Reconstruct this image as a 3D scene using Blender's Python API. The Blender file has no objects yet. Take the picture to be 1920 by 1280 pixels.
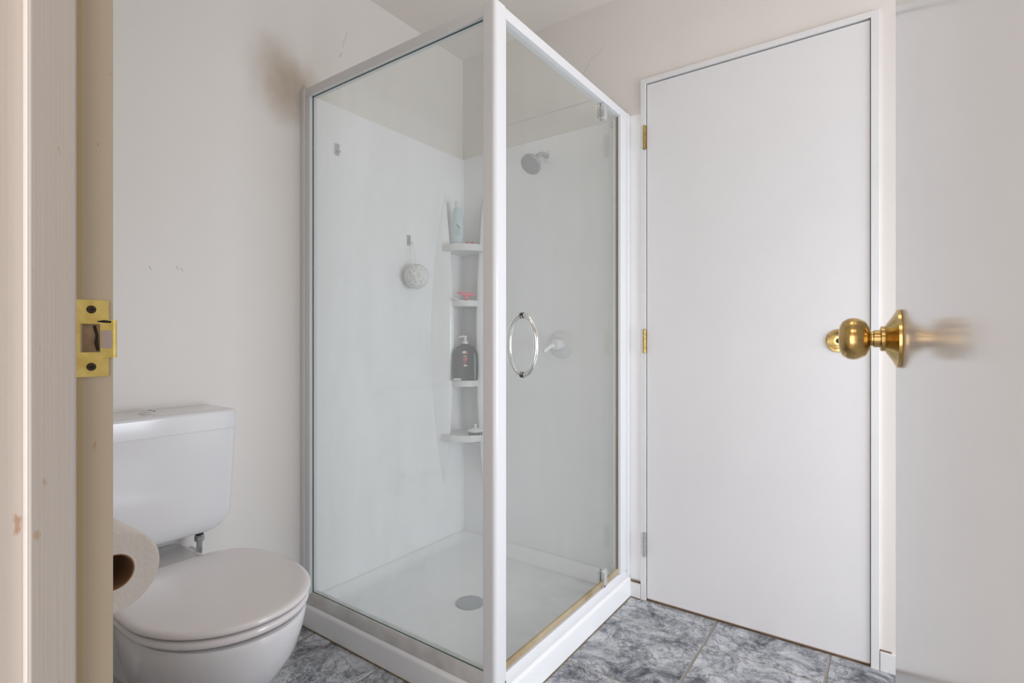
import bpy, bmesh, math, random
from mathutils import Vector, Matrix
PI = math.pi
S = bpy.context.scene
COL = S.collection
random.seed(4)

# ------------------------------------------------------------------ camera, world, lights, exposure
cd = bpy.data.cameras.new('camera')
cam = bpy.data.objects.new('camera', cd); COL.objects.link(cam)
cd.sensor_width = 36; cd.lens = 36 * 990 / 1920; cd.clip_start = .01; cd.shift_y = -.0006
cam.location = (0, 0, 1.0); cam.rotation_euler = (PI / 2, 0, math.radians(35.494))
S.camera = cam
w = bpy.data.worlds.new('world'); S.world = w; w.use_nodes = True
w.node_tree.nodes['Background'].inputs[0].default_value = (.75, .85, 1, 1)
w.node_tree.nodes['Background'].inputs[1].default_value = 1.0

def area(name, loc, rot, sx, sy, power, col):
    l = bpy.data.lights.new(name, 'AREA'); l.shape = 'RECTANGLE'; l.size = sx; l.size_y = sy
    l.energy = power; l.color = col
    o = bpy.data.objects.new(name, l); COL.objects.link(o); o.location = loc; o.rotation_euler = rot
    return o
# daylight through the window in the right-hand wall; warm lamp in the hall behind the camera; unseen fills added in hall and bathroom
area('window_daylight', (1.75, 1.25, .92), (0, math.radians(79), 0), 1.2, 1.15, 42, (.84, .895, 1.0))
area('hall_ceiling_lamp', (-.25, -.7, 2.3), (0, 0, 0), .5, .5, 6, (1, .84, .66))
area('hall_fill', (-.1, -1.18, .80), (math.radians(90), 0, 0), 1.8, 1.5, 21, (.96, .95, 1.0))  # added fill panel in front of the solid hall wall, no window behind it
area('bathroom_fill', (-.25, .85, 2.36), (0, 0, 0), .35, .35, 1.2, (1, .84, .62))  # added weak fill to lift the shower interior, no fitting on the ceiling
S.view_settings.view_transform = 'Standard'; S.view_settings.look = 'None'
S.view_settings.gamma = 1; S.view_settings.use_curve_mapping = False
S.view_settings.exposure = 0.0

# ------------------------------------------------------------------ materials
MATS = {}
def nd(nt, t, **k):
    n = nt.nodes.new(t)
    for a, b in k.items(): setattr(n, a, b)
    return n
def mat(name, col, rough=.5, metal=0, spec=.5, noise=0, nscale=8, ncol=None, bump=0, bscale=60, coat=0, sss=0):
    m = bpy.data.materials.new(name); m.use_nodes = True; nt = m.node_tree
    b = nt.nodes['Principled BSDF']
    b.inputs['Base Color'].default_value = (*col, 1); b.inputs['Roughness'].default_value = rough
    b.inputs['Metallic'].default_value = metal; b.inputs['Specular IOR Level'].default_value = spec
    if coat: b.inputs['Coat Weight'].default_value = coat; b.inputs['Coat Roughness'].default_value = .08
    tc = nd(nt, 'ShaderNodeTexCoord')
    if noise or ncol:
        n = nd(nt, 'ShaderNodeTexNoise'); n.inputs['Scale'].default_value = nscale; n.inputs['Detail'].default_value = 6
        nt.links.new(tc.outputs['Object'], n.inputs['Vector'])
        r = nd(nt, 'ShaderNodeValToRGB'); r.color_ramp.elements[0].position = .38; r.color_ramp.elements[1].position = .68
        c2 = ncol or tuple(c * (1 - noise) for c in col)
        r.color_ramp.elements[0].color = (*col, 1); r.color_ramp.elements[1].color = (*c2, 1)
        nt.links.new(n.outputs['Fac'], r.inputs['Fac']); nt.links.new(r.outputs['Color'], b.inputs['Base Color'])
    if bump:
        n = nd(nt, 'ShaderNodeTexNoise'); n.inputs['Scale'].default_value = bscale; n.inputs['Detail'].default_value = 4
        nt.links.new(tc.outputs['Object'], n.inputs['Vector'])
        p = nd(nt, 'ShaderNodeBump'); p.inputs['Strength'].default_value = bump; p.inputs['Distance'].default_value = .002
        nt.links.new(n.outputs['Fac'], p.inputs['Height']); nt.links.new(p.outputs['Normal'], b.inputs['Normal'])
    MATS[name] = m
    return m
WALL = mat('wall_paint', (.80, .755, .705), .45, noise=.03, nscale=3, bump=.15, bscale=25)
WALLH = mat('hall_paint', (.72, .64, .55), .6)
CEIL = mat('ceiling_paint', (.84, .775, .70), .7, noise=.03, nscale=4)
HFLOOR = mat('hall_carpet', (.55, .50, .44), .95, bump=.5)
DOORP = mat('door_paint', (.80, .79, .79), .14, noise=.02, nscale=5)
DOORC = mat('cupboard_door_paint', (.81, .80, .80), .42, noise=.02, nscale=5)
TRIM = mat('trim_gloss_paint', (.80, .795, .785), .3, noise=.03, nscale=9)
LINER = mat('acrylic_liner', (.92, .92, .915), .18, noise=.02, nscale=4)
ALU = mat('white_powder_coat', (.79, .79, .795), .2)
PORC = mat('porcelain', (.81, .80, .805), .12, coat=.25)
LIDP = mat('seat_plastic', (.82, .775, .765), .12, coat=.3)
CHROME = mat('chrome', (.86, .87, .88), .07, 1)
CHROMED = mat('dull_chrome', (.55, .56, .57), .3, 1)
GALV = mat('grey_painted_steel', (.42, .43, .45), .5, .3)
BLACK = mat('black_plastic', (.015, .015, .018), .3)
BRASS = mat('aged_brass', (.72, .53, .22), .2, 1, ncol=(.48, .31, .11), nscale=45)
BRASSH = mat('hinge_brass', (.52, .38, .14), .3, 1, ncol=(.38, .25, .07), nscale=60)
BRASSP = mat('plated_brass', (.95, .78, .28), .36, 1, ncol=(.80, .62, .18), nscale=90)
SCREW = mat('dark_screw', (.07, .05, .035), .5, .5)
WOOD = mat('bare_wood', (.42, .29, .18), .8, noise=.4, nscale=60)
PAPER = mat('tissue_paper', (.86, .82, .77), .95, bump=.6, bscale=180)
CARD = mat('cardboard', (.30, .16, .08), .9)
CREAM = mat('cream_plastic', (.82, .77, .66), .35)
GROUT = mat('grout', (.40, .395, .38), .9, ncol=(.31, .275, .22), nscale=4)
SEAL = mat('brown_sealant', (.24, .17, .10), .8, noise=.5, nscale=40)
SEALY = mat('yellowed_seal', (.52, .42, .27), .5, ncol=(.36, .26, .13), nscale=9)
WPLAS = mat('white_plastic', (.80, .80, .79), .35)
HEADP = mat('grey_plastic', (.38, .38, .37), .4)
PINK = mat('pink_plastic', (.80, .16, .22), .35)
RED = mat('red_plastic', (.45, .02, .035), .35)
BLUE = mat('pale_blue_plastic', (.58, .70, .73), .3)
GREEN = mat('leaf_green_print', (.12, .35, .08), .4)
DBOT = mat('charcoal_plastic', (.018, .02, .026), .25)
LRED = mat('label_red', (.50, .07, .05), .5)
LWH = mat('label_white', (.75, .74, .73), .5)
SOAP = mat('soap', (.82, .80, .74), .4)
MESHP = mat('nylon_mesh', (.85, .84, .80), .8, bump=1, bscale=120)
DARK = mat('dark_gap', (.02, .016, .012), .9)
BRIS = mat('black_bristle', (.03, .03, .03), .6)

# jamb paint: cream gloss that has yellowed in the rebate, with drips and scuffs
def jamb_mat(name, base, spot):
    m = mat(name, base, .35); nt = m.node_tree; b = nt.nodes['Principled BSDF']
    tc = nd(nt, 'ShaderNodeTexCoord'); mp = nd(nt, 'ShaderNodeMapping'); mp.inputs['Scale'].default_value = (1, 1, .4)
    n = nd(nt, 'ShaderNodeTexNoise'); n.inputs['Scale'].default_value = 75; n.inputs['Detail'].default_value = 3
    r = nd(nt, 'ShaderNodeValToRGB'); r.color_ramp.elements[0].position = .70; r.color_ramp.elements[1].position = .76
    r.color_ramp.elements[0].color = (*base, 1); r.color_ramp.elements[1].color = (*spot, 1)
    nt.links.new(tc.outputs['Object'], mp.inputs['Vector']); nt.links.new(mp.outputs[0], n.inputs['Vector'])
    nt.links.new(n.outputs['Fac'], r.inputs['Fac']); nt.links.new(r.outputs['Color'], b.inputs['Base Color'])
    mp2 = nd(nt, 'ShaderNodeMapping'); mp2.inputs['Scale'].default_value = (400, 400, 3)
    n2 = nd(nt, 'ShaderNodeTexNoise'); n2.inputs['Scale'].default_value = 1
    bu = nd(nt, 'ShaderNodeBump'); bu.inputs['Strength'].default_value = .25; bu.inputs['Distance'].default_value = .001
    nt.links.new(tc.outputs['Object'], mp2.inputs['Vector']); nt.links.new(mp2.outputs[0], n2.inputs['Vector'])
    nt.links.new(n2.outputs['Fac'], bu.inputs['Height']); nt.links.new(bu.outputs['Normal'], b.inputs['Normal'])
    return m
JAMB = jamb_mat('jamb_paint', (.60, .57, .535), (.52, .38, .24))
REBATE = jamb_mat('rebate_paint', (.60, .52, .40), (.42, .24, .08))

# left wall paint with a soft brown patch mixed into its colour beside the shower frame
def brown_patch_wall():
    m = mat('brown_patch_paint', (.80, .755, .705), .45, bump=.15, bscale=25); nt = m.node_tree; b = nt.nodes['Principled BSDF']
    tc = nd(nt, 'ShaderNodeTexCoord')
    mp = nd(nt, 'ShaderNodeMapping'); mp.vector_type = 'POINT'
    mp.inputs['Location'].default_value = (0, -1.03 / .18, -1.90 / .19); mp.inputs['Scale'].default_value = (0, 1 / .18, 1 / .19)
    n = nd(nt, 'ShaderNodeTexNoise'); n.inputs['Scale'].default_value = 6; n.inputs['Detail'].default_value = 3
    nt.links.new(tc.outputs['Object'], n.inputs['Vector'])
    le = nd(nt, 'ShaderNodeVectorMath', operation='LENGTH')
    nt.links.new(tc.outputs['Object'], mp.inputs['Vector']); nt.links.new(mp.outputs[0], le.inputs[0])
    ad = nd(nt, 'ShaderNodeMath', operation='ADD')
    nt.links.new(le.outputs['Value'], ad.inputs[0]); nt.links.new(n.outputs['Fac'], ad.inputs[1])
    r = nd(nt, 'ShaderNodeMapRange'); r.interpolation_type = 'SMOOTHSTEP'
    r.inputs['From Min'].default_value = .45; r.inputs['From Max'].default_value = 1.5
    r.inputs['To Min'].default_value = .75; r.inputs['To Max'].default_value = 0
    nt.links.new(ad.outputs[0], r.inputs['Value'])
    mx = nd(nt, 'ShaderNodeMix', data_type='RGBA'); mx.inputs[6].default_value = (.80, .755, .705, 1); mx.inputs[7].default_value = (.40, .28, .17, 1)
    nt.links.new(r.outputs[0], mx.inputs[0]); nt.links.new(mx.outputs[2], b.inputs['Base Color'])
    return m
WALLS = brown_patch_wall()

# grey marbled ceramic tile
def tile_mat():
    m = mat('marbled_tile', (.4, .42, .45), .3); nt = m.node_tree; b = nt.nodes['Principled BSDF']
    tc = nd(nt, 'ShaderNodeTexCoord'); oi = nd(nt, 'ShaderNodeObjectInfo')
    ml = nd(nt, 'ShaderNodeMath', operation='MULTIPLY'); ml.inputs[1].default_value = 37
    ad = nd(nt, 'ShaderNodeVectorMath', operation='ADD')
    nt.links.new(oi.outputs['Random'], ml.inputs[0]); nt.links.new(tc.outputs['Object'], ad.inputs[0]); nt.links.new(ml.outputs[0], ad.inputs[1])
    n = nd(nt, 'ShaderNodeTexNoise'); n.inputs['Scale'].default_value = 9; n.inputs['Detail'].default_value = 14; n.inputs['Roughness'].default_value = .86; n.inputs['Distortion'].default_value = .5
    nt.links.new(ad.outputs[0], n.inputs['Vector'])
    r = nd(nt, 'ShaderNodeValToRGB'); e = r.color_ramp.elements
    e[0].position = .40; e[0].color = (.05, .055, .07, 1); e[1].position = .60; e[1].color = (.66, .67, .69, 1)
    e2 = r.color_ramp.elements.new(.465); e2.color = (.26, .27, .295, 1)
    e3 = r.color_ramp.elements.new(.525); e3.color = (.47, .48, .505, 1)
    nt.links.new(n.outputs['Fac'], r.inputs['Fac'])
    # thin dark veins: zero crossing of a second distorted noise
    n2 = nd(nt, 'ShaderNodeTexNoise'); n2.inputs['Scale'].default_value = 7; n2.inputs['Detail'].default_value = 9; n2.inputs['Roughness'].default_value = .7; n2.inputs['Distortion'].default_value = .3
    nt.links.new(ad.outputs[0], n2.inputs['Vector'])
    s = nd(nt, 'ShaderNodeMath', operation='SUBTRACT'); s.inputs[1].default_value = .5
    a = nd(nt, 'ShaderNodeMath', operation='ABSOLUTE')
    mr = nd(nt, 'ShaderNodeMapRange'); mr.inputs['From Max'].default_value = .016; mr.inputs['To Min'].default_value = .9; mr.inputs['To Max'].default_value = 0
    nt.links.new(n2.outputs['Fac'], s.inputs[0]); nt.links.new(s.outputs[0], a.inputs[0]); nt.links.new(a.outputs[0], mr.inputs['Value'])
    mx = nd(nt, 'ShaderNodeMix', data_type='RGBA'); mx.inputs[7].default_value = (.07, .075, .09, 1)
    nt.links.new(mr.outputs[0], mx.inputs[0]); nt.links.new(r.outputs['Color'], mx.inputs[6]); nt.links.new(mx.outputs[2], b.inputs['Base Color'])
    bu = nd(nt, 'ShaderNodeBump'); bu.inputs['Strength'].default_value = .2; bu.inputs['Distance'].default_value = .001
    nt.links.new(n.outputs['Fac'], bu.inputs['Height']); nt.links.new(bu.outputs['Normal'], b.inputs['Normal'])
    return m
TILE = tile_mat()

# shower glass: clear, faintly green, filmed with soap haze in vertical streaks
def glass_mat(name, lo, hi):
    m = bpy.data.materials.new(name); m.use_nodes = True; nt = m.node_tree; nt.nodes.clear()
    out = nd(nt, 'ShaderNodeOutputMaterial')
    tr = nd(nt, 'ShaderNodeBsdfTransparent'); tr.inputs[0].default_value = (.99, .997, .992, 1)
    gl = nd(nt, 'ShaderNodeBsdfGlossy'); gl.inputs['Roughness'].default_value = .0; gl.inputs['Color'].default_value = (.9, .95, .93, 1)
    # Schlick reflectance, the same from either side of the pane
    ge = nd(nt, 'ShaderNodeNewGeometry'); dt = nd(nt, 'ShaderNodeVectorMath', operation='DOT_PRODUCT')
    nt.links.new(ge.outputs['Incoming'], dt.inputs[0]); nt.links.new(ge.outputs['Normal'], dt.inputs[1])
    ab = nd(nt, 'ShaderNodeMath', operation='ABSOLUTE'); nt.links.new(dt.outputs['Value'], ab.inputs[0])
    om = nd(nt, 'ShaderNodeMath', operation='SUBTRACT'); om.inputs[0].default_value = 1; nt.links.new(ab.outputs[0], om.inputs[1])
    pw = nd(nt, 'ShaderNodeMath', operation='POWER'); pw.inputs[1].default_value = 5; nt.links.new(om.outputs[0], pw.inputs[0])
    fr = nd(nt, 'ShaderNodeMath', operation='MULTIPLY_ADD'); fr.inputs[1].default_value = .96; fr.inputs[2].default_value = .04; nt.links.new(pw.outputs[0], fr.inputs[0])
    m1 = nd(nt, 'ShaderNodeMixShader'); nt.links.new(fr.outputs[0], m1.inputs[0]); nt.links.new(tr.outputs[0], m1.inputs[1]); nt.links.new(gl.outputs[0], m1.inputs[2])
    df = nd(nt, 'ShaderNodeBsdfDiffuse'); df.inputs[0].default_value = (.93, .95, .945, 1)
    tl = nd(nt, 'ShaderNodeBsdfTranslucent'); tl.inputs[0].default_value = (.93, .95, .945, 1)
    m2 = nd(nt, 'ShaderNodeMixShader'); m2.inputs[0].default_value = .9
    nt.links.new(df.outputs[0], m2.inputs[1]); nt.links.new(tl.outputs[0], m2.inputs[2])
    tc = nd(nt, 'ShaderNodeTexCoord')
    mp = nd(nt, 'ShaderNodeMapping'); mp.inputs['Scale'].default_value = (14, 14, 1.6)
    n = nd(nt, 'ShaderNodeTexNoise'); n.inputs['Scale'].default_value = 1; n.inputs['Detail'].default_value = 4
    mp3 = nd(nt, 'ShaderNodeMapping'); mp3.inputs['Scale'].default_value = (4, 4, 2)
    n3 = nd(nt, 'ShaderNodeTexNoise'); n3.inputs['Scale'].default_value = 1; n3.inputs['Detail'].default_value = 2
    nt.links.new(tc.outputs['Object'], mp.inputs[0]); nt.links.new(mp.outputs[0], n.inputs['Vector'])
    nt.links.new(tc.outputs['Object'], mp3.inputs[0]); nt.links.new(mp3.outputs[0], n3.inputs['Vector'])
    sm = nd(nt, 'ShaderNodeMix', data_type='FLOAT'); sm.inputs[0].default_value = .8
    nt.links.new(n.outputs['Fac'], sm.inputs[2]); nt.links.new(n3.outputs['Fac'], sm.inputs[3])
    mr = nd(nt, 'ShaderNodeMapRange'); mr.inputs['From Min'].default_value = .35; mr.inputs['From Max'].default_value = .68
    mr.inputs['To Min'].default_value = lo; mr.inputs['To Max'].default_value = hi
    nt.links.new(sm.outputs[0], mr.inputs['Value'])
    m3 = nd(nt, 'ShaderNodeMixShader')
    nt.links.new(mr.outputs[0], m3.inputs[0]); nt.links.new(m1.outputs[0], m3.inputs[1]); nt.links.new(m2.outputs[0], m3.inputs[2])
    nt.links.new(m3.outputs[0], out.inputs[0])
    return m
GLASS = glass_mat('hazed_glass', .11, .21)
GLASSD = glass_mat('hazed_door_glass', .04, .09)
WGLASS = glass_mat('window_glass', .0, .0)
GEDGE = mat('green_glass_edge', (.06, .13, .11), .2)

# ------------------------------------------------------------------ mesh helpers
def box(bm, x0, x1, y0, y1, z0, z1, bev=0, seg=2, M=None):
    vs = [bm.verts.new((x, y, z)) for z in (z0, z1) for x, y in ((x0, y0), (x1, y0), (x1, y1), (x0, y1))]
    fs = [(3, 2, 1, 0), (4, 5, 6, 7), (0, 1, 5, 4), (1, 2, 6, 5), (2, 3, 7, 6), (3, 0, 4, 7)]
    faces = [bm.faces.new([vs[i] for i in f]) for f in fs]
    if bev:
        es = list({e for f in faces for e in f.edges})
        r = bmesh.ops.bevel(bm, geom=es, offset=bev, segments=seg, affect='EDGES', profile=.5)
        vs = list({v for f in r['faces'] for v in f.verts} | {v for v in vs if v.is_valid})
    if M:
        for v in vs: v.co = M @ v.co
    return bm
def prism(bm, pts, axis, a, b, bev=0, seg=3):
    """extrude a closed 2-D outline along an axis; pts in the other two axes' order"""
    def P(p, t):
        return {'x': (t, p[0], p[1]), 'y': (p[0], t, p[1]), 'z': (p[0], p[1], t)}[axis]
    A = [bm.verts.new(P(p, a)) for p in pts]; B = [bm.verts.new(P(p, b)) for p in pts]
    f1 = bm.faces.new(A); f2 = bm.faces.new(B); n = len(pts)
    sides = [bm.faces.new([A[i], B[i], B[(i + 1) % n], A[(i + 1) % n]]) for i in range(n)]
    if bev:
        es = list(set(f1.edges) | set(f2.edges))
        bmesh.ops.bevel(bm, geom=es, offset=bev, segments=seg, affect='EDGES', profile=.5)
    return bm
def lathe(bm, prof, M=None, seg=32):
    """prof: list of (r, h) about the local z axis"""
    rings = []
    for r, h in prof:
        if r < 1e-6: rings.append([bm.verts.new((0, 0, h))])
        else: rings.append([bm.verts.new((r * math.cos(2 * PI * i / seg), r * math.sin(2 * PI * i / seg), h)) for i in range(seg)])
    for a, b in zip(rings, rings[1:]):
        for i in range(seg):
            j = (i + 1) % seg
            q = [a[i % len(a)], a[j % len(a)], b[j % len(b)], b[i % len(b)]]
            q2 = []
            for v in q:
                if v not in q2: q2.append(v)
            if len(q2) > 2: bm.faces.new(q2)
    if M:
        for rg in rings:
            for v in rg: v.co = M @ v.co
    return bm
def tube(bm, pts, r, seg=12, closed=False, flat=1.0):
    pts = [Vector(p) for p in pts]; n = len(pts); rings = []
    up = None
    for i, p in enumerate(pts):
        if closed: d = pts[(i + 1) % n] - pts[i - 1]
        else: d = pts[min(i + 1, n - 1)] - pts[max(i - 1, 0)]
        d.normalize()
        if up is None: up = Vector((0, 0, 1)) if abs(d.z) < .9 else Vector((1, 0, 0))
        s = d.cross(up).normalized(); up = s.cross(d).normalized()
        rr = r[i] if isinstance(r, (list, tuple)) else r
        rings.append([bm.verts.new(p + (s * math.cos(2 * PI * k / seg) + up * math.sin(2 * PI * k / seg) * flat) * rr) for k in range(seg)])
    rg = list(zip(rings, rings[1:])) + ([(rings[-1], rings[0])] if closed else [])
    for a, b in rg:
        for k in range(seg): bm.faces.new([a[k], a[(k + 1) % seg], b[(k + 1) % seg], b[k]])
    if not closed: bm.faces.new(rings[0][::-1]); bm.faces.new(rings[-1])
    return bm
def loft(bm, secs, cap=True):
    rings = [[bm.verts.new(p) for p in s] for s in secs]; n = len(rings[0])
    for a, b in zip(rings, rings[1:]):
        for k in range(n): bm.faces.new([a[k], a[(k + 1) % n], b[(k + 1) % n], b[k]])
    if cap: bm.faces.new(rings[0][::-1]); bm.faces.new(rings[-1])
    return bm
def ell(bm, c, r, M=None, u=20, v=12):
    s = bmesh.ops.create_uvsphere(bm, u_segments=u, v_segments=v, radius=1)
    for q in s['verts']:
        q.co = Vector((q.co.x * r[0], q.co.y * r[1], q.co.z * r[2]))
        if M: q.co = M @ q.co
        q.co += Vector(c)
    return bm
def axisM(loc, d):
    """matrix whose local z points along d"""
    d = Vector(d).normalized()
    return Matrix.Translation(loc) @ d.to_track_quat('Z', 'Y').to_matrix().to_4x4()
def nb(): return bmesh.new()

def world_loc(o):
    p = Vector((0, 0, 0))
    while o is not None: p += o.location; o = o.parent
    return p
def obj(name, bm, m, parent=None, sharp=35, local=False, wn=True):
    bmesh.ops.recalc_face_normals(bm, faces=bm.faces[:])
    if parent is not None and not local:
        off = world_loc(parent)
        for v in bm.verts: v.co -= off
    for f in bm.faces: f.smooth = True
    for e in bm.edges:
        if len(e.link_faces) == 2 and e.calc_face_angle(0) > math.radians(sharp): e.smooth = False
    me = bpy.data.meshes.new(name); bm.to_mesh(me); bm.free(); me.materials.append(m)
    o = bpy.data.objects.new(name, me); COL.objects.link(o); o.parent = parent
    if wn:
        wm = o.modifiers.new('weighted_normal', 'WEIGHTED_NORMAL'); wm.keep_sharp = True
    return o
def recenter(o, loc):
    """move the origin of a top-level mesh to loc"""
    loc = Vector(loc); o.data.transform(Matrix.Translation(-loc)); o.location = loc; return o
def thing(name, label, cat, loc, group=None):
    o = bpy.data.objects.new(name, None); COL.objects.link(o); o.location = loc; o.empty_display_size = .05
    o['label'] = label; o['category'] = cat
    if group: o['group'] = group
    return o
def tag(o, label, cat, group=None):
    o['label'] = label; o['category'] = cat
    if group: o['group'] = group
    return o
def struct(o, label=None, cat=None):
    o['kind'] = 'structure'
    if label: o['label'] = label
    if cat: o['category'] = cat
    return o
def rrect(x0, x1, y0, y1, r, n=6):
    """rounded rectangle; r = radius or four radii (x1y1, x0y1, x0y0, x1y0)"""
    if not isinstance(r, (list, tuple)): r = [r] * 4
    pts = []
    for (cx, cy, sx, sy, rr, a0) in ((x1, y1, -1, -1, r[0], 0), (x0, y1, 1, -1, r[1], 90), (x0, y0, 1, 1, r[2], 180), (x1, y0, -1, 1, r[3], 270)):
        for k in range(n + 1):
            a = math.radians(a0 + 90 * k / n)
            pts.append((cx + sx * rr + rr * math.cos(a), cy + sy * rr + rr * math.sin(a)))
    return pts

# ------------------------------------------------------------------ dimensions (metres; camera stands at x=0, y=0)
XL, YB, HC = -1.696, 1.9625, 2.368       # left wall, back wall, ceiling
XR, YF, WT = 1.80, .18, .10              # right wall, bathroom face of the entrance wall, wall thickness
JX, HX = -.572, .062                     # faces of the entrance jambs (strike side, hinge side)
HEAD = 2.0
SX, SY, ST = -.828, 1.088, 1.887         # shower: outer door plane, outer panel plane, top
DX0, DX1 = -.7577, -.0462                # cupboard door leaf edges

# ------------------------------------------------------------------ structure
fl = struct(obj('floor', box(nb(), XL - .1, XR + .1, YF - .1, YB + .1, -.10, -.0022), GROUT),
            'grey marbled ceramic tile floor with pale grout and brown edge dirt', 'floor')
xs = [XL, -1.602, -1.507, -1.268, -.840, -.4985, -.1525, .193, .539, .885, 1.231, 1.577, XR]
ys = [.08, .114, .447, .782, 1.115, 1.448, 1.782, YB + .001]
tile_mesh = {}
for i in range(len(xs) - 1):
    for j in range(len(ys) - 1):
        x0, x1, y0, y1 = xs[i] + .0045, xs[i + 1] - .0045, ys[j] + .0040, ys[j + 1] - .0040
        if x0 > XL and x1 < SX - .02 and y0 > SY + .02: continue       # wholly under the tray
        if x1 - x0 < .02 or y1 - y0 < .02: continue
        sx, sy = round(x1 - x0, 4), round(y1 - y0, 4)
        if (sx, sy) not in tile_mesh:
            b = box(nb(), -sx / 2, sx / 2, -sy / 2, sy / 2, -.009, 0, .0015, 1)
            o = obj('tile', b, TILE, fl, local=True, wn=False); tile_mesh[(sx, sy)] = o
        else:
            o = tile_mesh[(sx, sy)].copy(); COL.objects.link(o); o.parent = fl
        o.location = ((x0 + x1) / 2, (y0 + y1) / 2, random.uniform(-.0004, .0004))
struct(obj('ceiling', box(nb(), XL - .1, XR + .1, -1.3, YB + .1, HC, HC + .1), CEIL), 'flat off-white painted ceiling', 'ceiling')
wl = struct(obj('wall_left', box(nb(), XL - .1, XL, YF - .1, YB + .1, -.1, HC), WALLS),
            'cream painted wall behind the toilet with a faint brown patch by the shower frame', 'wall')
FW = .024                                # width of the cupboard door frame edge
b = nb()
box(b, XL, DX0 - FW, YB, YB + .1, -.1, HC); box(b, DX1 + FW, XR, YB, YB + .1, -.1, HC); box(b, DX0 - FW, DX1 + FW, YB, YB + .1, 1.985 + FW, HC)
wb = struct(obj('wall_back', b, WALL), 'cream painted wall around the flush cupboard door', 'wall')
# window opening in the right wall
WY0, WY1, WZ0, WZ1 = .65, 1.85, .28, 1.52
b = nb()
box(b, XR, XR + .1, YF - .1, WY0, -.1, HC); box(b, XR, XR + .1, WY1, YB, -.1, HC)
box(b, XR, XR + .1, WY0, WY1, -.1, WZ0); box(b, XR, XR + .1, WY0, WY1, WZ1, HC)
struct(obj('wall_right', b, WALL), 'cream painted wall with the window', 'wall')
b = nb()
for a in ((WY0, WY0 + .04, WZ0, WZ1), (WY1 - .04, WY1, WZ0, WZ1), (WY0 + .04, WY1 - .04, WZ0, WZ0 + .04), (WY0 + .04, WY1 - .04, WZ1 - .04, WZ1)):
    box(b, XR + .03, XR + .09, *a, .003)
wo = struct(obj('window_1', b, ALU), 'white framed bathroom window', 'window')
obj('pane', box(nb(), XR + .058, XR + .062, WY0 + .04, WY1 - .04, WZ0 + .04, WZ1 - .04), WGLASS, wo)
b = nb()
box(b, XL, JX - .022, YF - WT, YF, -.1, HC); box(b, HX + .022, XR, YF - WT, YF, -.1, HC); box(b, JX - .022, HX + .022, YF - WT, YF, HEAD + .022, HC)
struct(obj('wall_front', b, WALL), 'cream painted wall of the entrance doorway', 'wall')
# hall behind the camera
struct(obj('hall_floor', box(nb(), XL, XR, -1.3, YF - WT, -.1, 0), HFLOOR), 'plain beige hall floor', 'floor')
struct(obj('wall_hall_left', box(nb(), XL - .1, XL, -1.3, YF - WT, -.1, HC), WALLH), 'warm beige hall wall', 'wall')
struct(obj('wall_hall_right', box(nb(), XR, XR + .1, -1.3, YF - WT, -.1, HC), WALLH), 'warm beige hall wall on the right', 'wall')
struct(obj('wall_hall_back', box(nb(), XL, XR, -1.3, -1.2, 0, HC), WALLH), 'warm beige end wall of the hall', 'wall')

# hairline cracks and specks in the paint (real, shallow dark scratches)
def crack(pts, r, parent, name='paint_crack'):
    return obj(name, tube(nb(), pts, r, 6), mat_crack, parent, wn=False)
mat_crack = mat('crack', (.45, .38, .30), .9)
crack([(XL, 1.283, 2.186), (XL, 1.281, 2.165), (XL, 1.271, 2.145), (XL, 1.266, 2.12)], .0006, wl)
crack([(XL, 1.262, 2.10), (XL, 1.255, 2.083), (XL, 1.247, 2.077)], .0008, wl)
for (y, z) in ((.618, 1.205), (.688, 1.213), (.70, 1.21)): crack([(XL, y, z + .006), (XL, y + .002, z), (XL, y + .006, z - .004)], .0007, wl)
crack([(-1.063, YB, 2.07), (-1.05, YB, 2.105), (-1.02, YB, 2.125), (-1.0, YB, 2.16), (-.96, YB, 2.175), (-.94, YB, 2.20)], .0005, wb)

# baseboards
bb = nb(); box(bb, SX + .004, DX0 - FW - .001, YB - .012, YB, 0, .058, .002)
o = struct(obj('baseboard_back', bb, TRIM), 'short white baseboard offcut between shower tray and cupboard frame', 'baseboard')
obj('dirt_gap', box(nb(), SX + .004, DX0 - FW - .001, YB - .006, YB, .058, .064), SEAL, o)
obj('dirt_line', box(nb(), SX + .004, DX0 - FW - .001, YB - .0145, YB - .012, 0, .003), SEAL, o)
bb = nb(); box(bb, DX1 + FW + .001, XR, YB - .012, YB, 0, .058, .002)
o = struct(obj('baseboard_back_right', bb, TRIM), 'white baseboard right of the cupboard door', 'baseboard')
obj('dirt_gap', box(nb(), DX1 + FW + .001, DX1 + FW + .03, YB - .006, YB, .058, .0605), SEAL, o)

# cupboard door frame and leaf
b = nb(); G = .003
box(b, DX0 - FW, DX0 - G, YB - .011, YB + .1, 0, 1.985 + FW, .0015)
box(b, DX1 + .0018, DX1 + FW, YB - .011, YB + .1, 0, 1.985 + FW, .0015)
box(b, DX0 - G, DX1 + G, YB - .011, YB + .1, 1.985 + .005, 1.985 + FW, .0015)
fr = struct(obj('trim_1', b, TRIM), 'slim white frame around the cupboard door', 'door frame')
b = nb()
box(b, DX0 - G, DX0 + .02, YB + .04, YB + .06, 0, 1.99); box(b, DX1 - .02, DX1 + G, YB + .04, YB + .06, 0, 1.99); box(b, DX0 + .02, DX1 - .02, YB + .04, YB + .06, 1.96, 1.99)
obj('door_stop', b, DARK, fr)
obj('threshold', box(nb(), DX0 - G, DX1 + G, YB + .001, YB + .1, -.003, .002), SEAL, fr)
obj('cavity_back', box(nb(), DX0 - FW, DX1 + FW, YB + .1, YB + .11, 0, 2.02), DARK, fr)
d1 = thing('door_1', 'plain flush white cupboard door beside the shower', 'door', (DX0, YB, 0)); d1['kind'] = 'structure'
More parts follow.
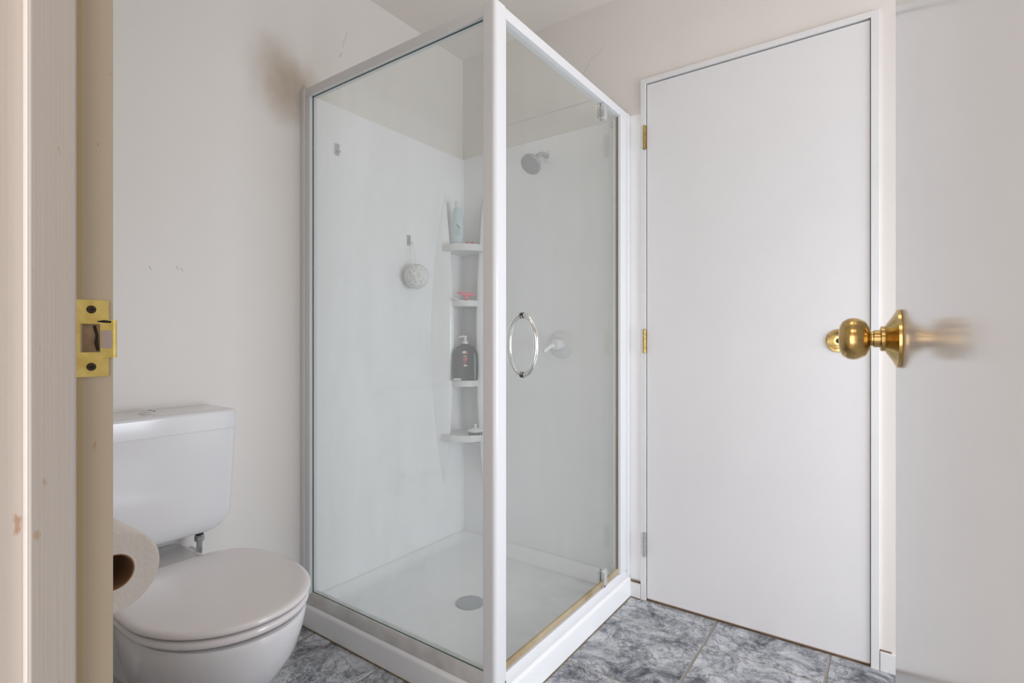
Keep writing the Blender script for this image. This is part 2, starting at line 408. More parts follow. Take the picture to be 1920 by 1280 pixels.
obj('door_leaf', box(nb(), DX0, DX1, YB - .005, YB + .033, .010, 1.985, .0012), DOORC, d1)
obj('bottom_edge', box(nb(), DX0 + .002, DX1 - .002, YB - .002, YB + .03, .0055, .010), mat('bare_edge', (.50, .36, .28), .8), d1)
for k, (z, mm, lb) in enumerate(((1.737, BRASSH, 'bare brass hinge at the top'), (.953, BRASSH, 'bare brass hinge at the middle'), (.172, GALV, 'grey steel hinge at the bottom'))):
    b = nb()
    hx, hy = DX0 - .0065, YB - .014
    for q in range(5): lathe(b, [(0, 0), (.0052, 0), (.0058, .001), (.0058, .0165), (.0052, .0175), (0, .0175)], Matrix.Translation((hx, hy, z + q * .018)), 14)
    lathe(b, [(0, 0), (.004, 0), (.004, .092), (0, .094)], Matrix.Translation((hx, hy, z)), 10)
    h = obj('hinge', b, mm, d1); h['label'] = lb
    obj('hinge_leaf', box(nb(), hx - .001, DX0 + .0, hy + .003, hy + .0045, z, z + .09), mm, h)
# cup pull
CP = (-.128, YB - .005, 1.0)
M = axisM(CP, (0, -1, 0))
p = obj('cup_pull', lathe(nb(), [(0, .0008), (.012, .0008), (.020, .0015), (.026, .004), (.030, .0062), (.0335, .0058), (.036, .003), (.0365, 0)], M, 40), BRASS, d1)
obj('centre_screw', lathe(nb(), [(0, .0045), (.004, .004), (.0055, .002), (.0055, .0008), (.008, .001)], M, 20), SCREW, p)

# entrance jambs (strike side seen close at the left)
b = nb()
box(b, JX - .022, JX, YF - WT - .004, YF + .0, 0, HEAD, .0012)
j = struct(obj('trim_2', b, REBATE), 'yellowed cream doorway jamb with brass strike plate close to the viewer', 'door frame')
YS0, YS1 = .1195, .1505
obj('stop_strip', box(nb(), JX, JX + .012, YS0, YS1, 0, HEAD - .0, .0022, 3), JAMB, j)['label'] = 'pale stop strip with a bright rounded edge'
obj('jamb_lining', box(nb(), JX - .02, JX + .0006, YF - WT - .0045, YS0, 0, HEAD, 0), jamb_mat('lining_paint', (.76, .71, .66), (.6, .4, .3)), j)
obj('stop_highlight', box(nb(), JX + .0006, JX + .0108, YS0 - .0012, YS0 + .001, 0, HEAD, .0005, 1), mat('edge_highlight', (.93, .92, .90), .25), j)['label'] = 'white strip painted as the highlight on the stop edge'  # white strip stands in for the gloss highlight on the rounded edge
obj('yellowed_band', box(nb(), JX - .001, JX + .0006, YS1, .1568, 0, HEAD), mat('yellowed_paint', (.60, .47, .27), .4), j)['label'] = 'darker yellowed band along the stop'
b = nb()
box(b, JX - .10, JX - .005, YF - WT - .018, YF - WT, 0, HEAD + .07, .003)
obj('hall_casing', b, TRIM, j)
# strike plate on the rebate face
px = JX
def yz_plate(bm, outer, holes, x0, x1): pass
b = nb()
Y0, Y1, Z0, Z1 = .1508, .1760, .9685, 1.036
hy0, hy1, hz0, hz1 = .1552, .1695, .990, 1.0150
lz0, lz1 = .9850, 1.0190
for a in ((Y0, Y1, hz1, Z1), (Y0, Y1, Z0, hz0), (Y0, hy0, hz0, hz1), (hy1, Y1, hz0, hz1)): box(b, px, px + .0014, *a)
bmesh.ops.remove_doubles(b, verts=b.verts[:], dist=1e-6)
sp = obj('strike_plate', b, BRASSP, j); sp['label'] = 'T-shaped brass strike plate with curled lip'
# lip: runs on past the jamb edge and curls outwards
b = nb(); prof = [(px + .0014, .1745), (px + .0016, .1790), (px + .0006, .1815), (px - .0018, .1832), (px - .005, .1838)]
secs = []
for (xx, yy) in prof: secs.append([(xx, yy, lz0), (xx, yy, lz1), (xx - .0012, yy - .0006, lz1), (xx - .0012, yy - .0006, lz0)])
loft(b, secs); obj('strike_lip', b, BRASSP, sp)
obj('tape_residue', box(nb(), px + .0010, px + .0019, hy1 + .0005, .1785, .9935, 1.0095, .0003), mat('grey_residue', (.45, .38, .34), .7), sp)
obj('paint_smear', tube(nb(), [(px + .0016, .1675, 1.0172), (px + .0018, .172, 1.0174), (px + .0018, .1775, 1.0170)], [.0004, .0012, .0009], 8), DARK, sp)
b = nb()
obj('mortise', box(nb(), px + .0001, px + .0005, hy0, hy1, hz0, hz1), WOOD, sp)
obj('splinter', tube(nb(), [(px + .0012, .1655, 1.0135), (px + .0014, .1672, 1.005), (px + .0012, .1668, .998), (px + .0012, .168, .9915)], [.0012, .0010, .0014, .0012], 7), DARK, sp)
for z in (1.0276, .9772):
    s = obj('screw', lathe(nb(), [(0, .0016), (.0028, .0018), (.0034, .0012), (.0036, 0)], axisM((px + .0012, .1632, z), (1, 0, 0)), 18), SCREW, sp)
    b = nb(); box(b, px + .0028, px + .0031, .1611, .1653, z - .0004, z + .0004); box(b, px + .0028, px + .0031, .1628, .1636, z - .0020, z + .0020)
    obj('screw_slot', b, DARK, s)
# hinge side jamb and head
b = nb(); box(b, HX, HX + .022, YF - WT - .004, YF, 0, HEAD, .0012); box(b, HX - .012, HX, YS0 - .02, YS1 - .012, 0, HEAD, .002)
box(b, JX - .022, HX + .022, YF - WT - .004, YF, HEAD, HEAD + .022, .0012)
struct(obj('trim_3', b, JAMB), 'cream hinge-side jamb and head of the doorway', 'door frame')

# ------------------------------------------------------------------ open bathroom door (seen along its face)
DW = .622; ang = math.atan2(.072, 1)
d2 = thing('door_2', 'open glossy white bathroom door seen edge-on at the right', 'door', (.0515, .186, 0)); d2['kind'] = 'structure'
d2.rotation_euler = (0, 0, ang)           # local +y runs along the leaf, local -x is the face in view
obj('door_leaf', box(nb(), 0, .035, 0, DW - .003, .008, 1.985, .0012), DOORP, d2, local=True)
KY, KZ = DW - .064, 1.0025
def knob(side):
    M = axisM((0 if side < 0 else .035, KY, KZ), (side, 0, 0))
    k = obj('door_knob', lathe(nb(), [(.0088, .0285), (.014, .0296), (.0205, .0335), (.0240, .0405), (.0248, .0455), (.0240, .0505), (.0205, .0560), (.0150, .0590), (.008, .0600), (0, .0602)], M, 48), BRASS, d2, local=True)
    k['label'] = 'round brass knob, worn and tarnished'
    obj('rosette', lathe(nb(), [(.0326, 0), (.0336, .0015), (.0330, .0042), (.0305, .0052), (.0255, .0078), (.0190, .0122), (.0142, .0152)], M, 48), BRASS, k, local=True)
    obj('collar', lathe(nb(), [(.0140, .0148), (.0144, .0155), (.0144, .0185), (.0128, .0195), (.0098, .0197)], M, 36), BRASS, k, local=True)
    obj('neck', lathe(nb(), [(.0098, .0192), (.0100, .0200), (.0100, .0255), (.0088, .0262), (.0084, .0275), (.0090, .0295)], M, 36), BRASS, k, local=True)
    return k
knob(-1); knob(1)
obj('latch_plate', box(nb(), .006, .029, DW - .0032, DW - .0022, KZ - .028, KZ + .028, .0004), BRASSP, d2, local=True)

# ------------------------------------------------------------------ shower tray
TH = .080
tr = thing('shower_tray', 'low white moulded shower tray on the tiled floor', 'shower tray', (-1.26, 1.52, 0))
x0, x1, y0, y1 = XL, SX + .006, SY - .006, YB - .0
secs = []
def ringrect(x0, x1, y0, y1, r, z): return [(p[0], p[1], z) for p in rrect(x0, x1, y0, y1, r, 5)]
for (ins, r, z) in ((0, .012, 0), (0, .012, .066), (.003, .012, .0735), (.009, .012, .0785), (.020, .012, TH), (.052, .03, TH), (.064, .04, .076), (.078, .05, .060), (.10, .06, .046), (.30, .08, .038)):
    xi0 = x0 + (ins if ins > .02 else 0); yi1 = y1 - (ins if ins > .02 else 0)
    if ins in (.052,): xi0 = x0 + .012; yi1 = y1 - .012
    secs.append(ringrect(xi0, x1 - ins, y0 + ins, yi1, r, z))
secs[6] = ringrect(x0 + .02, x1 - .064, y0 + .064, y1 - .02, .04, .076)
secs[7] = ringrect(x0 + .034, x1 - .078, y0 + .078, y1 - .034, .05, .060)
secs[8] = ringrect(x0 + .06, x1 - .10, y0 + .10, y1 - .06, .06, .046)
obj('tray_body', loft(nb(), secs), LINER, tr)
M = Matrix.Translation((-1.251, 1.488, .0375))
dr = obj('drain', lathe(nb(), [(.052, .0), (.052, .004), (.046, .006), (.040, .0055), (.038, .0045), (0, .0045)], M, 36), GALV, tr)
b = nb(); box(b, XL, x1 + .0025, y0 - .003, y0 + .001, 0, .0035, .001, 1); box(b, x1 - .001, x1 + .003, y0 - .003, YB - .012, 0, .003, .001, 1)
obj('sealant_bead', b, SEAL, tr)

# ------------------------------------------------------------------ shower liner with moulded corner shelves
LB = YB - .0045; LL = XL + .0045
ln = thing('shower_liner', 'glossy white acrylic wall lining inside the shower', 'shower lining', (XL, YB, .08))
obj('left_sheet', box(nb(), XL + .0002, LL, SY + .012, YB - .0002, TH, 1.883, .0008, 1), LINER, ln)
b = nb(); box(b, LL, SX, LB, YB - .0002, TH, 1.883, .0008, 1); box(b, SX, DX0 - FW - .002, LB + .002, YB - .0002, .07, 1.883, .0008, 1)
obj('back_sheet', b, LINER, ln)
b = nb(); tube(b, [(LL + .0, LB - .0, TH + .004), (LL, LB, 1.88)], .006, 12); obj('corner_cove', b, LINER, ln)
ZB, ZT = .33, 1.68
for side in (0, 1):
    secs = []
    for k in range(41):
        t = k / 40; z = ZB + (ZT - ZB) * t; s = math.sin(PI * t) ** .75 if 0 < t < 1 else 0.0
        s = max(s, .01)
        pr = [(-.004, -(.13 + .092 * s)), (.020 * s, -(.13 + .075 * s)), (.058 * s, -(.13 + .034 * s)), (.068 * s, -(.13 + .018 * s)), (.066 * s, -(.13 + .008 * s)), (.03 * s, -.128), (-.004, -.120)]
        if side == 0: secs.append([(LL + a, LB + c, z) for a, c in pr])
        else: secs.append([(LL - c, LB - a, z) for a, c in pr])
    cs = obj('shelf_upright', loft(nb(), secs), LINER, ln, sharp=60); cs['label'] = 'tall curved moulding beside the corner shelves'
SHELF = [(1.440, .165, .03), (1.186, .148, .028), (.820, .148, .030), (.572, .168, .03)]
for (z, wd, th) in SHELF:
    pts = [(0, 0), (0, -wd)]
    a0 = (.075, -wd - .012 if wd > .16 else -wd); pts.append(a0)
    for k in range(1, 8):
        t = k / 8; q = (a0[0] + (-a0[1] - a0[0]) * t, a0[1] + (-a0[0] - a0[1]) * t); bl = .014 * math.sin(PI * t)
        pts.append((q[0] + bl, q[1] - bl))
    pts += [(-a0[1], -a0[0]), (wd, 0)]
    b = prism(nb(), [(LL + p_[0], LB + p_[1]) for p_ in pts], 'z', z - th, z, .004, 2)
    obj('shelf', b, WPLAS, ln)

# ------------------------------------------------------------------ shower enclosure
se = thing('shower_enclosure', 'white framed corner shower enclosure with a fixed glass panel and pivot glass door', 'shower', (SX, SY, TH))
PW = .043
# corner post: rounded outer corner
b = nb(); prism(b, rrect(SX - PW, SX, SY, SY + PW, (.002, .002, .003, .013), 6), 'z', TH - .001, ST, .001, 1)
obj('corner_post', b, ALU, se)
b = nb(); box(b, SX - .010, SX - .003, SY + PW, SY + PW + .008, TH, ST - .03, .001, 1); obj('post_bead', b, ALU, se)
# rails and channels on the panel side (plane y = SY)
RH = .030
RL = SX - PW
PY0, PY1 = SY + .006, SY + .034
obj('top_rail', box(nb(), XL + .002, RL, PY0 - .004, PY1, ST - RH, ST, .002), ALU, se)
obj('top_rail', box(nb(), SX - .034, SX - .002, SY + PW, YB - .006, ST - RH, ST, .002), ALU, se)
b = nb(); prism(b, [(PY0 - .003, TH), (PY0 - .003, .106), (PY0 + .004, .119), (PY1, .119), (PY1, TH)], 'x', XL + .002, RL, .0015, 2)
obj('bottom_rail', b, mat('grimy_powder_coat', (.72, .71, .69), .3, ncol=(.58, .56, .53), nscale=12), se)['label'] = 'greyish grimy bottom rail under the fixed panel'
b = nb(); prism(b, [(SX - .003, TH), (SX - .003, .094), (SX - .010, .108), (SX - .034, .112), (SX - .034, TH)], 'y', SY + PW, YB - .006, .0015, 2)
obj('bottom_rail', b, ALU, se)
b = nb(); box(b, XL, XL + .022, SY - .001, SY + .036, TH, ST - .001, .0015); box(b, XL + .022, XL + .050, SY + .003, SY + .033, .115, ST - RH, .0015)
obj('wall_channel', b, ALU, se)
b = nb(); box(b, SX - .036, SX + .001, YB - .030, YB - .0045, TH, ST, .0015); box(b, SX - .034, SX - .002, YB - .086, YB - .030, .110, ST - RH, .0015)
obj('wall_channel', b, ALU, se)
# fixed panel
gp = obj('glass_panel', box(nb(), XL + .048, RL + .004, SY + .017, SY + .0215, .117, ST - RH + .003), GLASS, se, wn=False)
b = nb(); box(b, XL + .050, RL, SY + .0145, SY + .0175, ST - RH - .0022, ST - RH); box(b, XL + .050, XL + .0525, SY + .0145, SY + .0175, .120, ST - RH); box(b, XL + .05, RL, SY + .0145, SY + .0175, .119, .1205)
obj('glazing_gasket', b, GEDGE, gp)
# pivot door leaf in the plane x = GX
GX = SX - .0175
gd = obj('glass_door', box(nb(), GX - .003, GX + .003, SY + PW + .003, YB - .088, .128, ST - RH - .002), GLASSD, se, wn=False)
obj('door_seal', box(nb(), GX - .005, GX + .005, SY + PW + .003, YB - .088, .113, .130, .001, 1), SEALY, gd)['label'] = 'yellowed strip seal along the bottom edge'
obj('side_gasket', box(nb(), GX - .004, GX + .005, YB - .0875, YB - .0855, .13, ST - RH - .002), mat('gold_gasket', (.16, .13, .06), .6), gd)
# chrome pull: a D on each side of the glass, meeting through it
HY, HZ, HR = 1.237, .988, .084
def dpts(sgn): return [(GX + sgn * (.003 + .043 * math.sin(a)), HY, HZ + HR * math.cos(a)) for a in [PI * k / 24 for k in range(25)]]
b = nb(); tube(b, dpts(1), .0074, 16); h = obj('pull_handle', b, CHROME, gd)
b = nb(); tube(b, dpts(-1), .0074, 16); obj('pull_handle', b, CHROME, gd)
for z in (HZ + HR, HZ - HR):
    for sg in (1, -1): obj('handle_washer', lathe(nb(), [(0, 0), (.0085, 0), (.0085, .0025), (.007, .003), (0, .003)], axisM((GX + sg * .003, HY, z), (sg, 0, 0)), 18), SCREW, gd)
# pivots
for (z0, z1, top) in ((ST - RH - .062, ST - RH - .001, True), (.113, .178, False)):
    yc = 1.748
    pts = rrect(yc - .013, yc + .013, z0, z1, (.002, .002, .011, .011) if top else (.011, .011, .002, .002), 5)
    b = nb(); prism(b, pts, 'x', GX + .003, GX + .014, .0015, 2); prism(b, pts, 'x', GX - .014, GX - .003, .0015, 2)
    obj('pivot_clamp', b, CHROME, gd)
for z in (1.806, .165):
    q = obj('cap_screw', lathe(nb(), [(0, .003), (.006, .003), (.0105, .002), (.011, 0)], axisM((GX + .003, 1.822, z), (1, 0, 0)), 22), CHROMED, gd)

# ------------------------------------------------------------------ shower head, mixer, hooks, puff
ws = thing('wall_shower', 'small grey round shower head on a short arm, on the back shower wall', 'shower head', (-1.20, LB, 1.796))
M = axisM((-1.20, LB, 1.796), (0, -1, 0))
obj('flange', lathe(nb(), [(0, .0), (.028, 0), (.027, .004), (.018, .009), (.010, .012), (0, .012)], M, 28), WPLAS, ws)
obj('arm', tube(nb(), [(-1.20, LB, 1.796), (-1.20, LB - .03, 1.798), (-1.20, LB - .06, 1.794), (-1.197, LB - .09, 1.778), (-1.195, LB - .108, 1.762)], .0095, 14), HEADP, ws)
hd = Vector((-.05, -.72, -.69)).normalized(); HC0 = Vector((-1.194, LB - .112, 1.758))
hb = obj('head', lathe(nb(), [(0, 0), (.012, 0), (.016, .008), (.014, .014), (.022, .022), (.040, .034), (.0445, .042), (.0445, .052), (.041, .055), (0, .055)], axisM(HC0, hd), 36), HEADP, ws)
b = nb()
for rr, n in ((.012, 6), (.023, 12), (.033, 18)):
    for k in range(n):
        a = 2 * PI * k / n
        lathe(b, [(0, .0565), (.0015, .0562), (.002, .0548)], axisM(HC0, hd) @ Matrix.Translation((rr * math.cos(a), rr * math.sin(a), 0)), 6)
obj('nozzles', b, GALV, hb)['kind'] = 'stuff'
mx = thing('shower_mixer', 'white round shower mixer with lever on the back shower wall', 'tap', (-1.135, LB, .985))
M = axisM((-1.135, LB, .985), (0, -1, 0))
obj('plate', lathe(nb(), [(.060, 0), (.060, .003), (.054, .008), (.030, .011), (0, .012)], M, 40), WPLAS, mx)
obj('body', lathe(nb(), [(.026, .009), (.026, .030), (.024, .034), (.024, .060), (.021, .066), (0, .068)], M, 30), WPLAS, mx)
obj('lever', tube(nb(), [(-1.135, LB - .05, .985), (-1.145, LB - .085, .975), (-1.155, LB - .115, .955)], [.012, .009, .007], 12), WPLAS, mx)
def hook(y, z, label):
    t = thing('wall_hook', label, 'hook', (LL, y, z), 'adhesive hooks on the left shower wall')
    obj('hook_plate', box(nb(), LL, LL + .004, y - .010, y + .010, z - .022, z + .022, .0015), CHROMED, t)
    obj('hook_arm', tube(nb(), [(LL + .003, y, z - .004), (LL + .012, y, z - .014), (LL + .020, y, z - .016), (LL + .024, y, z - .008)], .0025, 8), CHROMED, t)
hook(1.235, 1.72, 'empty small grey wall hook high up by the shower panel frame')
hook(1.60, 1.435, 'small wall hook carrying the bath puff')
pf = thing('bath_puff', 'off-white mesh bath puff hanging by a cord from a wall hook', 'bath puff', (LL + .05, 1.60, 1.275))
b = nb(); bmesh.ops.create_icosphere(b, subdivisions=5, radius=.054)
from mathutils import noise
for v in b.verts:
    n_ = v.co.normalized(); d = abs(noise.noise(n_ * 5)) * .5 + abs(noise.noise(n_ * 13 + Vector((3, 1, 2)))) * .35
    v.co = n_ * (.056 - .026 * d) + Vector((LL + .050, 1.60, 1.275)); v.co.x = max(v.co.x, LL + .001)
obj('mesh_ball', b, MESHP, pf, sharp=80, wn=False)
obj('cord', tube(nb(), [(LL + .021, 1.604, 1.42), (LL + .03, 1.610, 1.37), (LL + .04, 1.603, 1.315), (LL + .045, 1.60, 1.30), (LL + .04, 1.595, 1.315), (LL + .028, 1.590, 1.37), (LL + .019, 1.596, 1.42)], .0014, 6), MESHP, pf)

# ------------------------------------------------------------------ items on the corner shelves
def on(off, z): return Vector((LL + off[0], LB - off[1], z))
diag = math.radians(-45)                   # long axis of wide items lies across the corner
# 1 top shelf
c = on((.072, .118), 1.4405)
t = thing('shampoo_bottle', 'tall pale blue bottle with a green leaf print on the top corner shelf', 'bottle', c)
b = nb(); secs = []
for (h, a, e) in ((0, .021, .015), (.004, .024, .017), (.09, .025, .018), (.15, .024, .017), (.168, .019, .014), (.176, .012, .011)):
    secs.append([(c.x + a * math.cos(q) * math.cos(.78) - e * math.sin(q) * math.sin(.78), c.y + a * math.cos(q) * math.sin(.78) + e * math.sin(q) * math.cos(.78), c.z + h) for q in [2 * PI * k / 24 for k in range(24)]])
obj('bottle_body', loft(b, secs), BLUE, t)
obj('bottle_cap', lathe(nb(), [(0, .172), (.014, .172), (.0135, .200), (.011, .203), (0, .203)], Matrix.Translation(c), 20), WPLAS, t)
Mf = Matrix.Translation(c) @ Matrix.Rotation(.78, 4, 'Z')
b = nb()
for (dz, dx_, s) in ((.085, .0, 1), (.078, .006, .8), (.092, -.005, .7)): ell(b, Mf @ Vector((dx_, -.0172, dz)), (.004 * s, .0012, .008 * s), Matrix.Rotation(.78, 3, 'Z').to_4x4(), 8, 6)
obj('leaf_print', b, GREEN, t)
b = nb()
for k in range(5): box(b, -.010, .010, -.0181, -.0172, .045 + .006 * k, .047 + .006 * k, M=Mf)
obj('small_print', b, GALV, t)
c = on((.138, .108), 1.4405)
t = thing('hair_clip', 'tiny dark red two-lobed hair clip at the front of the top corner shelf', 'hair clip', c)
for s in (-1, 1):
    b = nb(); ell(b, c + Vector((s * .012 * .7, s * .012 * .7, .006)), (.0095, .006, .0058), Matrix.Rotation(.78, 3, 'Z').to_4x4(), 14, 10); obj('lobe', b, RED, t)
obj('bar', tube(nb(), [c + Vector((-.006, -.006, .005)), c + Vector((.006, .006, .005))], .002, 8), RED, t)
# 2 second shelf
c = on((.122, .118), 1.1865)
t = thing('pink_body_brush', 'pink oval brush lying bristles-up on the second corner shelf', 'brush', c)
R = Matrix.Rotation(.72, 3, 'Z').to_4x4() @ Matrix.Rotation(.12, 3, 'Y').to_4x4()
b = nb(); ell(b, c + Vector((0, 0, .027)), (.043, .021, .011), R, 24, 14); obj('brush_body', b, PINK, t)
obj('brush_grip', tube(nb(), [c + Vector((0, 0, .0005)), c + Vector((0, 0, .006)), c + Vector((0, 0, .020))], [.011, .006, .010], 12), PINK, t)
b = nb()
for k in range(9):
    for q in range(3):
        p0 = c + Vector((0, 0, .030)) + R @ Vector((-.026 + .0065 * k, -.009 + .009 * q, .003))
        lathe(b, [(.0010, 0), (.0007, .012), (0, .0125)], Matrix.Translation(p0), 5)
obj('bristles', b, LWH, t)['kind'] = 'stuff'
def soap(off, z, r, label, name='soap_bar', h=.010):
    c = on(off, z); b = nb(); ell(b, c + Vector((0, 0, h / 2 * .96)), (r, r * .68, h / 2), Matrix.Rotation(.78, 3, 'Z').to_4x4(), 22, 12)
    o = obj(name, b, SOAP, None, sharp=80, wn=False); recenter(o, c); tag(o, label, 'soap', 'soap pieces on the corner shelves'); return o
soap((.086, .150), 1.1862, .018, 'thin cream soap sliver beside the pink brush')
# 3 third shelf
c = on((.108, .108), .8205)
t = thing('pump_bottle', 'wide charcoal black pump bottle with red label print on the third corner shelf', 'bottle', c)
Mb = Matrix.Translation(c) @ Matrix.Rotation(.70, 4, 'Z'); secs = []; PS = 1.12
for (h, a, e) in ((0, .050, .028), (.004, .053, .031), (.06, .0545, .032), (.118, .0525, .031), (.138, .047, .028), (.152, .034, .024), (.160, .020, .018), (.166, .014, .014)):
    s = []
    for k in range(32):
        q = 2 * PI * k / 32; cx, sx_ = math.cos(q), math.sin(q); n_ = .55
        s.append(Mb @ Vector((PS * a * math.copysign(abs(cx) ** n_, cx), e * math.copysign(abs(sx_) ** n_, sx_), h)))
    secs.append(s)
obj('bottle_body', loft(nb(), secs), DBOT, t)
b = nb(); lathe(b, [(.0135, .160), (.0135, .176), (.010, .178), (.006, .180), (.006, .196), (0, .196)], Mb, 20)
tube(b, [Mb @ Vector((.008, 0, .198)), Mb @ Vector((-.01, 0, .200)), Mb @ Vector((-.030, 0, .196))], [.0055, .005, .004], 10)
obj('pump', b, WPLAS, t)
def patch(name, m, x, z, r, rz): 
    b = nb(); ell(b, Mb @ Vector((x, -.0325, z)), (r, .0015, rz), Mb.to_3x3().to_4x4(), 12, 8); obj(name, b, m, t)
patch('label_print', LWH, -.003, .128, .011, .006); patch('label_print', LRED, .006, .123, .007, .006); patch('label_print', LWH, .0, .110, .009, .002)
patch('label_print', LRED, .0, .096, .011, .009); patch('label_print', LWH, .004, .100, .004, .003); patch('label_print', LRED, -.001, .082, .008, .004); patch('label_print', LWH, .001, .068, .008, .005)
soap((.098, .152), .8202, .021, 'white soap bar in front of the black pump bottle', h=.012)
# 4 lowest shelf
c = on((.160, .098), .5725)
t = thing('nail_brush', 'white brush with black bristles and round grip on the lowest corner shelf', 'brush', c)
R = Matrix.Rotation(.72, 3, 'Z').to_4x4()
b = nb(); ell(b, c + Vector((0, 0, .020)), (.036, .018, .012), R, 24, 12); obj('brush_body', b, WPLAS, t)
obj('brush_grip', lathe(nb(), [(.008, .026), (.005, .034), (.006, .042), (.009, .046), (.006, .050), (0, .051)], Matrix.Translation(c), 16), WPLAS, t)
b = nb()
for k in range(8):
    for q in range(3):
        p0 = c + R @ Vector((-.028 + .008 * k, -.010 + .010 * q, 0))
        lathe(b, [(.0022, .0), (.0018, .013), (0, .013)], Matrix.Translation(p0), 6)
obj('bristles', b, BRIS, t)['kind'] = 'stuff'

# ------------------------------------------------------------------ toilet
CY = .594
tl = thing('toilet', 'white close-coupled toilet against the left wall, lid down', 'toilet', (-1.40, CY, 0))
def outline(xc, lf, lb, w, n=56, eb=2.6, ef=2.05):
    """egg outline: superellipse front (toward +x) and squarer back; returned as (x, y)"""
    pts = []
    for k in range(n):
        a = 2 * PI * k / n; c_, s_ = math.cos(a), math.sin(a); e = ef if c_ > 0 else eb
        L = lf if c_ > 0 else lb
        pts.append((xc + L * math.copysign(abs(c_) ** (2 / e), c_), CY + w * math.copysign(abs(s_) ** (2 / e), s_)))
    return pts
secs = []
for (z, xc, lf, lb, w) in ((0, -1.40, .155, .18, .108), (.02, -1.40, .155, .18, .108), (.05, -1.40, .150, .18, .100), (.12, -1.38, .155, .19, .100), (.19, -1.35, .185, .20, .118),
                           (.25, -1.31, .215, .21, .140), (.31, -1.28, .230, .22, .161), (.355, -1.265, .228, .225, .170), (.383, -1.26, .228, .225, .174), (.394, -1.26, .225, .225, .171), (.398, -1.26, .215, .22, .162)):
    secs.append([(p_[0], p_[1], z) for p_ in outline(xc, lf, lb, w)])
b = nb(); loft(b, secs)
obj('pan', b, PORC, tl, sharp=50)
b = nb(); box(b, XL + .006, -1.44, CY - .105, CY + .105, .16, .415, .02, 4)
obj('rear_ledge', b, PORC, tl)
def seatpart(name, z0, z1, grow, dome, m, flat=.0):
    secs = []
    lf, lb, w = .222 + grow, .222, .184 + grow
    for (f, z) in ((.965, z0), (.99, z0 + .002), (1, z0 + (z1 - z0) * .35), (1, z0 + (z1 - z0) * .6), (.992, z1 - .003), (.975, z1), (.93, z1 + dome * .25), (.8, z1 + dome * .6), (.55, z1 + dome * .9), (.25, z1 + dome)):
        ins = (1 - f) * .2
        secs.append([(p_[0], p_[1], z) for p_ in outline(-1.255, lf - ins, lb - ins, w - ins * .9, eb=3.2, ef=2.1)])
    return obj(name, loft(nb(), secs), m, tl, sharp=60)
seatpart('seat', .402, .4195, -.002, 0, LIDP)
seatpart('lid', .4235, .4385, .001, .004, LIDP)
for s in (-1, 1): obj('lid_hinge', tube(nb(), [(-1.478, CY + s * .075 - .014, .424), (-1.478, CY + s * .075 + .014, .424)], .010, 14), LIDP, tl)
# cistern
c0, c1 = CY - .190, CY + .190
secs = []
for k in range(9):                         # rounded lower corners and underside
    a = PI / 2 * k / 8; ins = .062 * (1 - math.sin(a)) + .009; secs.append([(p_[0], p_[1], .463 + .062 * (1 - math.cos(a))) for p_ in rrect(XL + .002, -1.542 - .35 * ins, c0 + ins, c1 - ins, (.02, .004, .004, .02), 6)])
secs.append([(p_[0], p_[1], .66) for p_ in rrect(XL + .002, -1.536, c0 + .003, c1 - .003, (.022, .004, .004, .022), 6)])
secs.append([(p_[0], p_[1], .7515) for p_ in rrect(XL + .002, -1.532, c0 + .001, c1 - .001, (.022, .004, .004, .022), 6)])
secs.append([(p_[0], p_[1], .765) for p_ in rrect(XL + .002, -1.535, c0 + .004, c1 - .004, (.022, .004, .004, .022), 6)])
cb = obj('cistern', loft(nb(), secs), PORC, tl, sharp=50)
secs = []
for (ins, z) in ((.0004, .7520), (0, .7526), (0, .7545), (0, .7955), (.0004, .7985), (.0018, .8015), (.0042, .8038), (.0075, .8052), (.0115, .8058), (.020, .8060)):
    secs.append([(p_[0], p_[1], z) for p_ in rrect(XL + .001, -1.530 - ins, c0 - .001 + ins, c1 + .001 - ins, (.023, .004, .004, .023), 6)])
obj('cistern_lid', loft(nb(), secs), PORC, tl, sharp=50)
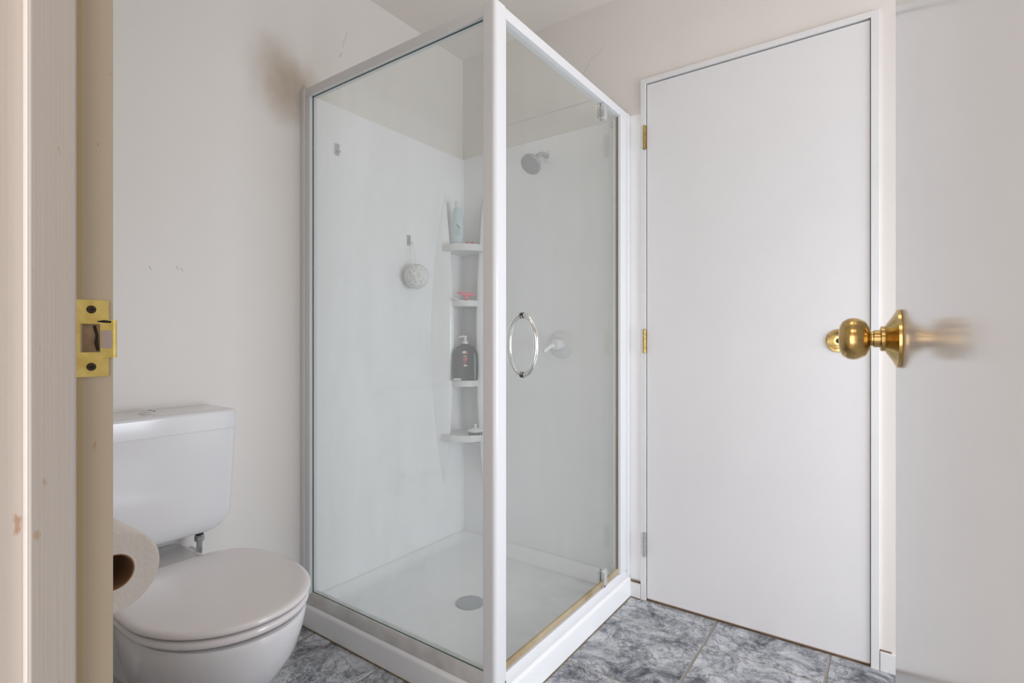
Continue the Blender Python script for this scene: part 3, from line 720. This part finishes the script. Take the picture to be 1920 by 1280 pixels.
bt = obj('flush_button', lathe(nb(), [(.030, 0), (.030, .002), (.026, .004), (.021, .0045), (.0205, .003), (.020, .0055), (.010, .0065), (0, .0068)], Matrix.Translation((-1.612, CY, .8055)), 30), WPLAS, tl)
b = nb(); box(b, -1.632, -1.592, CY - .0006, CY + .0006, .8115, .8128); obj('button_split', b, DARK, bt)
iv = obj('inlet_valve', lathe(nb(), [(.0105, 0), (.0105, .022), (.0125, .023), (.0125, .034)], Matrix.Translation((-1.615, .715, .443)), 18), BLACK, tl)
obj('valve_nut', lathe(nb(), [(0, 0), (.012, 0), (.0138, .003), (.0138, .014), (.0115, .017), (0, .017)], Matrix.Translation((-1.615, .715, .426)), 8), CHROMED, iv)
obj('water_pipe', tube(nb(), [(-1.615, .715, .43), (-1.615, .715, .405), (-1.625, .72, .39), (-1.65, .725, .382), (XL + .001, .728, .38)], .0075, 12), CHROMED, iv)

# ------------------------------------------------------------------ toilet roll and holder on the entrance wall
RX, RY, RZ = -.740, YF + .053, .728
M = axisM((RX - .10, RY, RZ), (1, 0, 0))
t = thing('toilet_roll', 'white toilet paper roll with brown cardboard core beside the doorway', 'toilet roll', (RX, RY, RZ))
b = nb(); lathe(b, [(.021, 0), (.0465, 0), (.0485, .002), (.0485, .098), (.0475, .1)] + [(.0465 - .0019 * k, .1 + (.0006 if k % 2 else 0)) for k in range(14)] + [(.021, .1)], M, 64)
obj('paper', b, PAPER, t, sharp=50)
b = nb(); lathe(b, [(.021, .0), (.021, .1), (.0197, .1), (.0197, .0), (.021, .0)], M, 40); obj('core', b, CARD, t)
t = thing('toilet_roll_holder', 'cream plastic toilet roll holder on the wall beside the doorway', 'holder', (RX - .05, YF, RZ))
obj('back_plate', box(nb(), RX - .125, RX + .015, YF, YF + .005, RZ - .02, RZ + .045, .002), CREAM, t)
for xx in (RX + .0035, RX - .1115):
    b = nb(); prism(b, rrect(YF + .004, RY - .012, RZ - .005, RZ + .038, (.014, .002, .002, .018), 5), 'x', xx, xx + .005, .0012, 2)
    obj('arm', b, CREAM, t)
obj('spindle', tube(nb(), [(RX - .110, RY - .014, RZ + .010), (RX + .004, RY - .014, RZ + .010)], .0045, 14), CREAM, t)
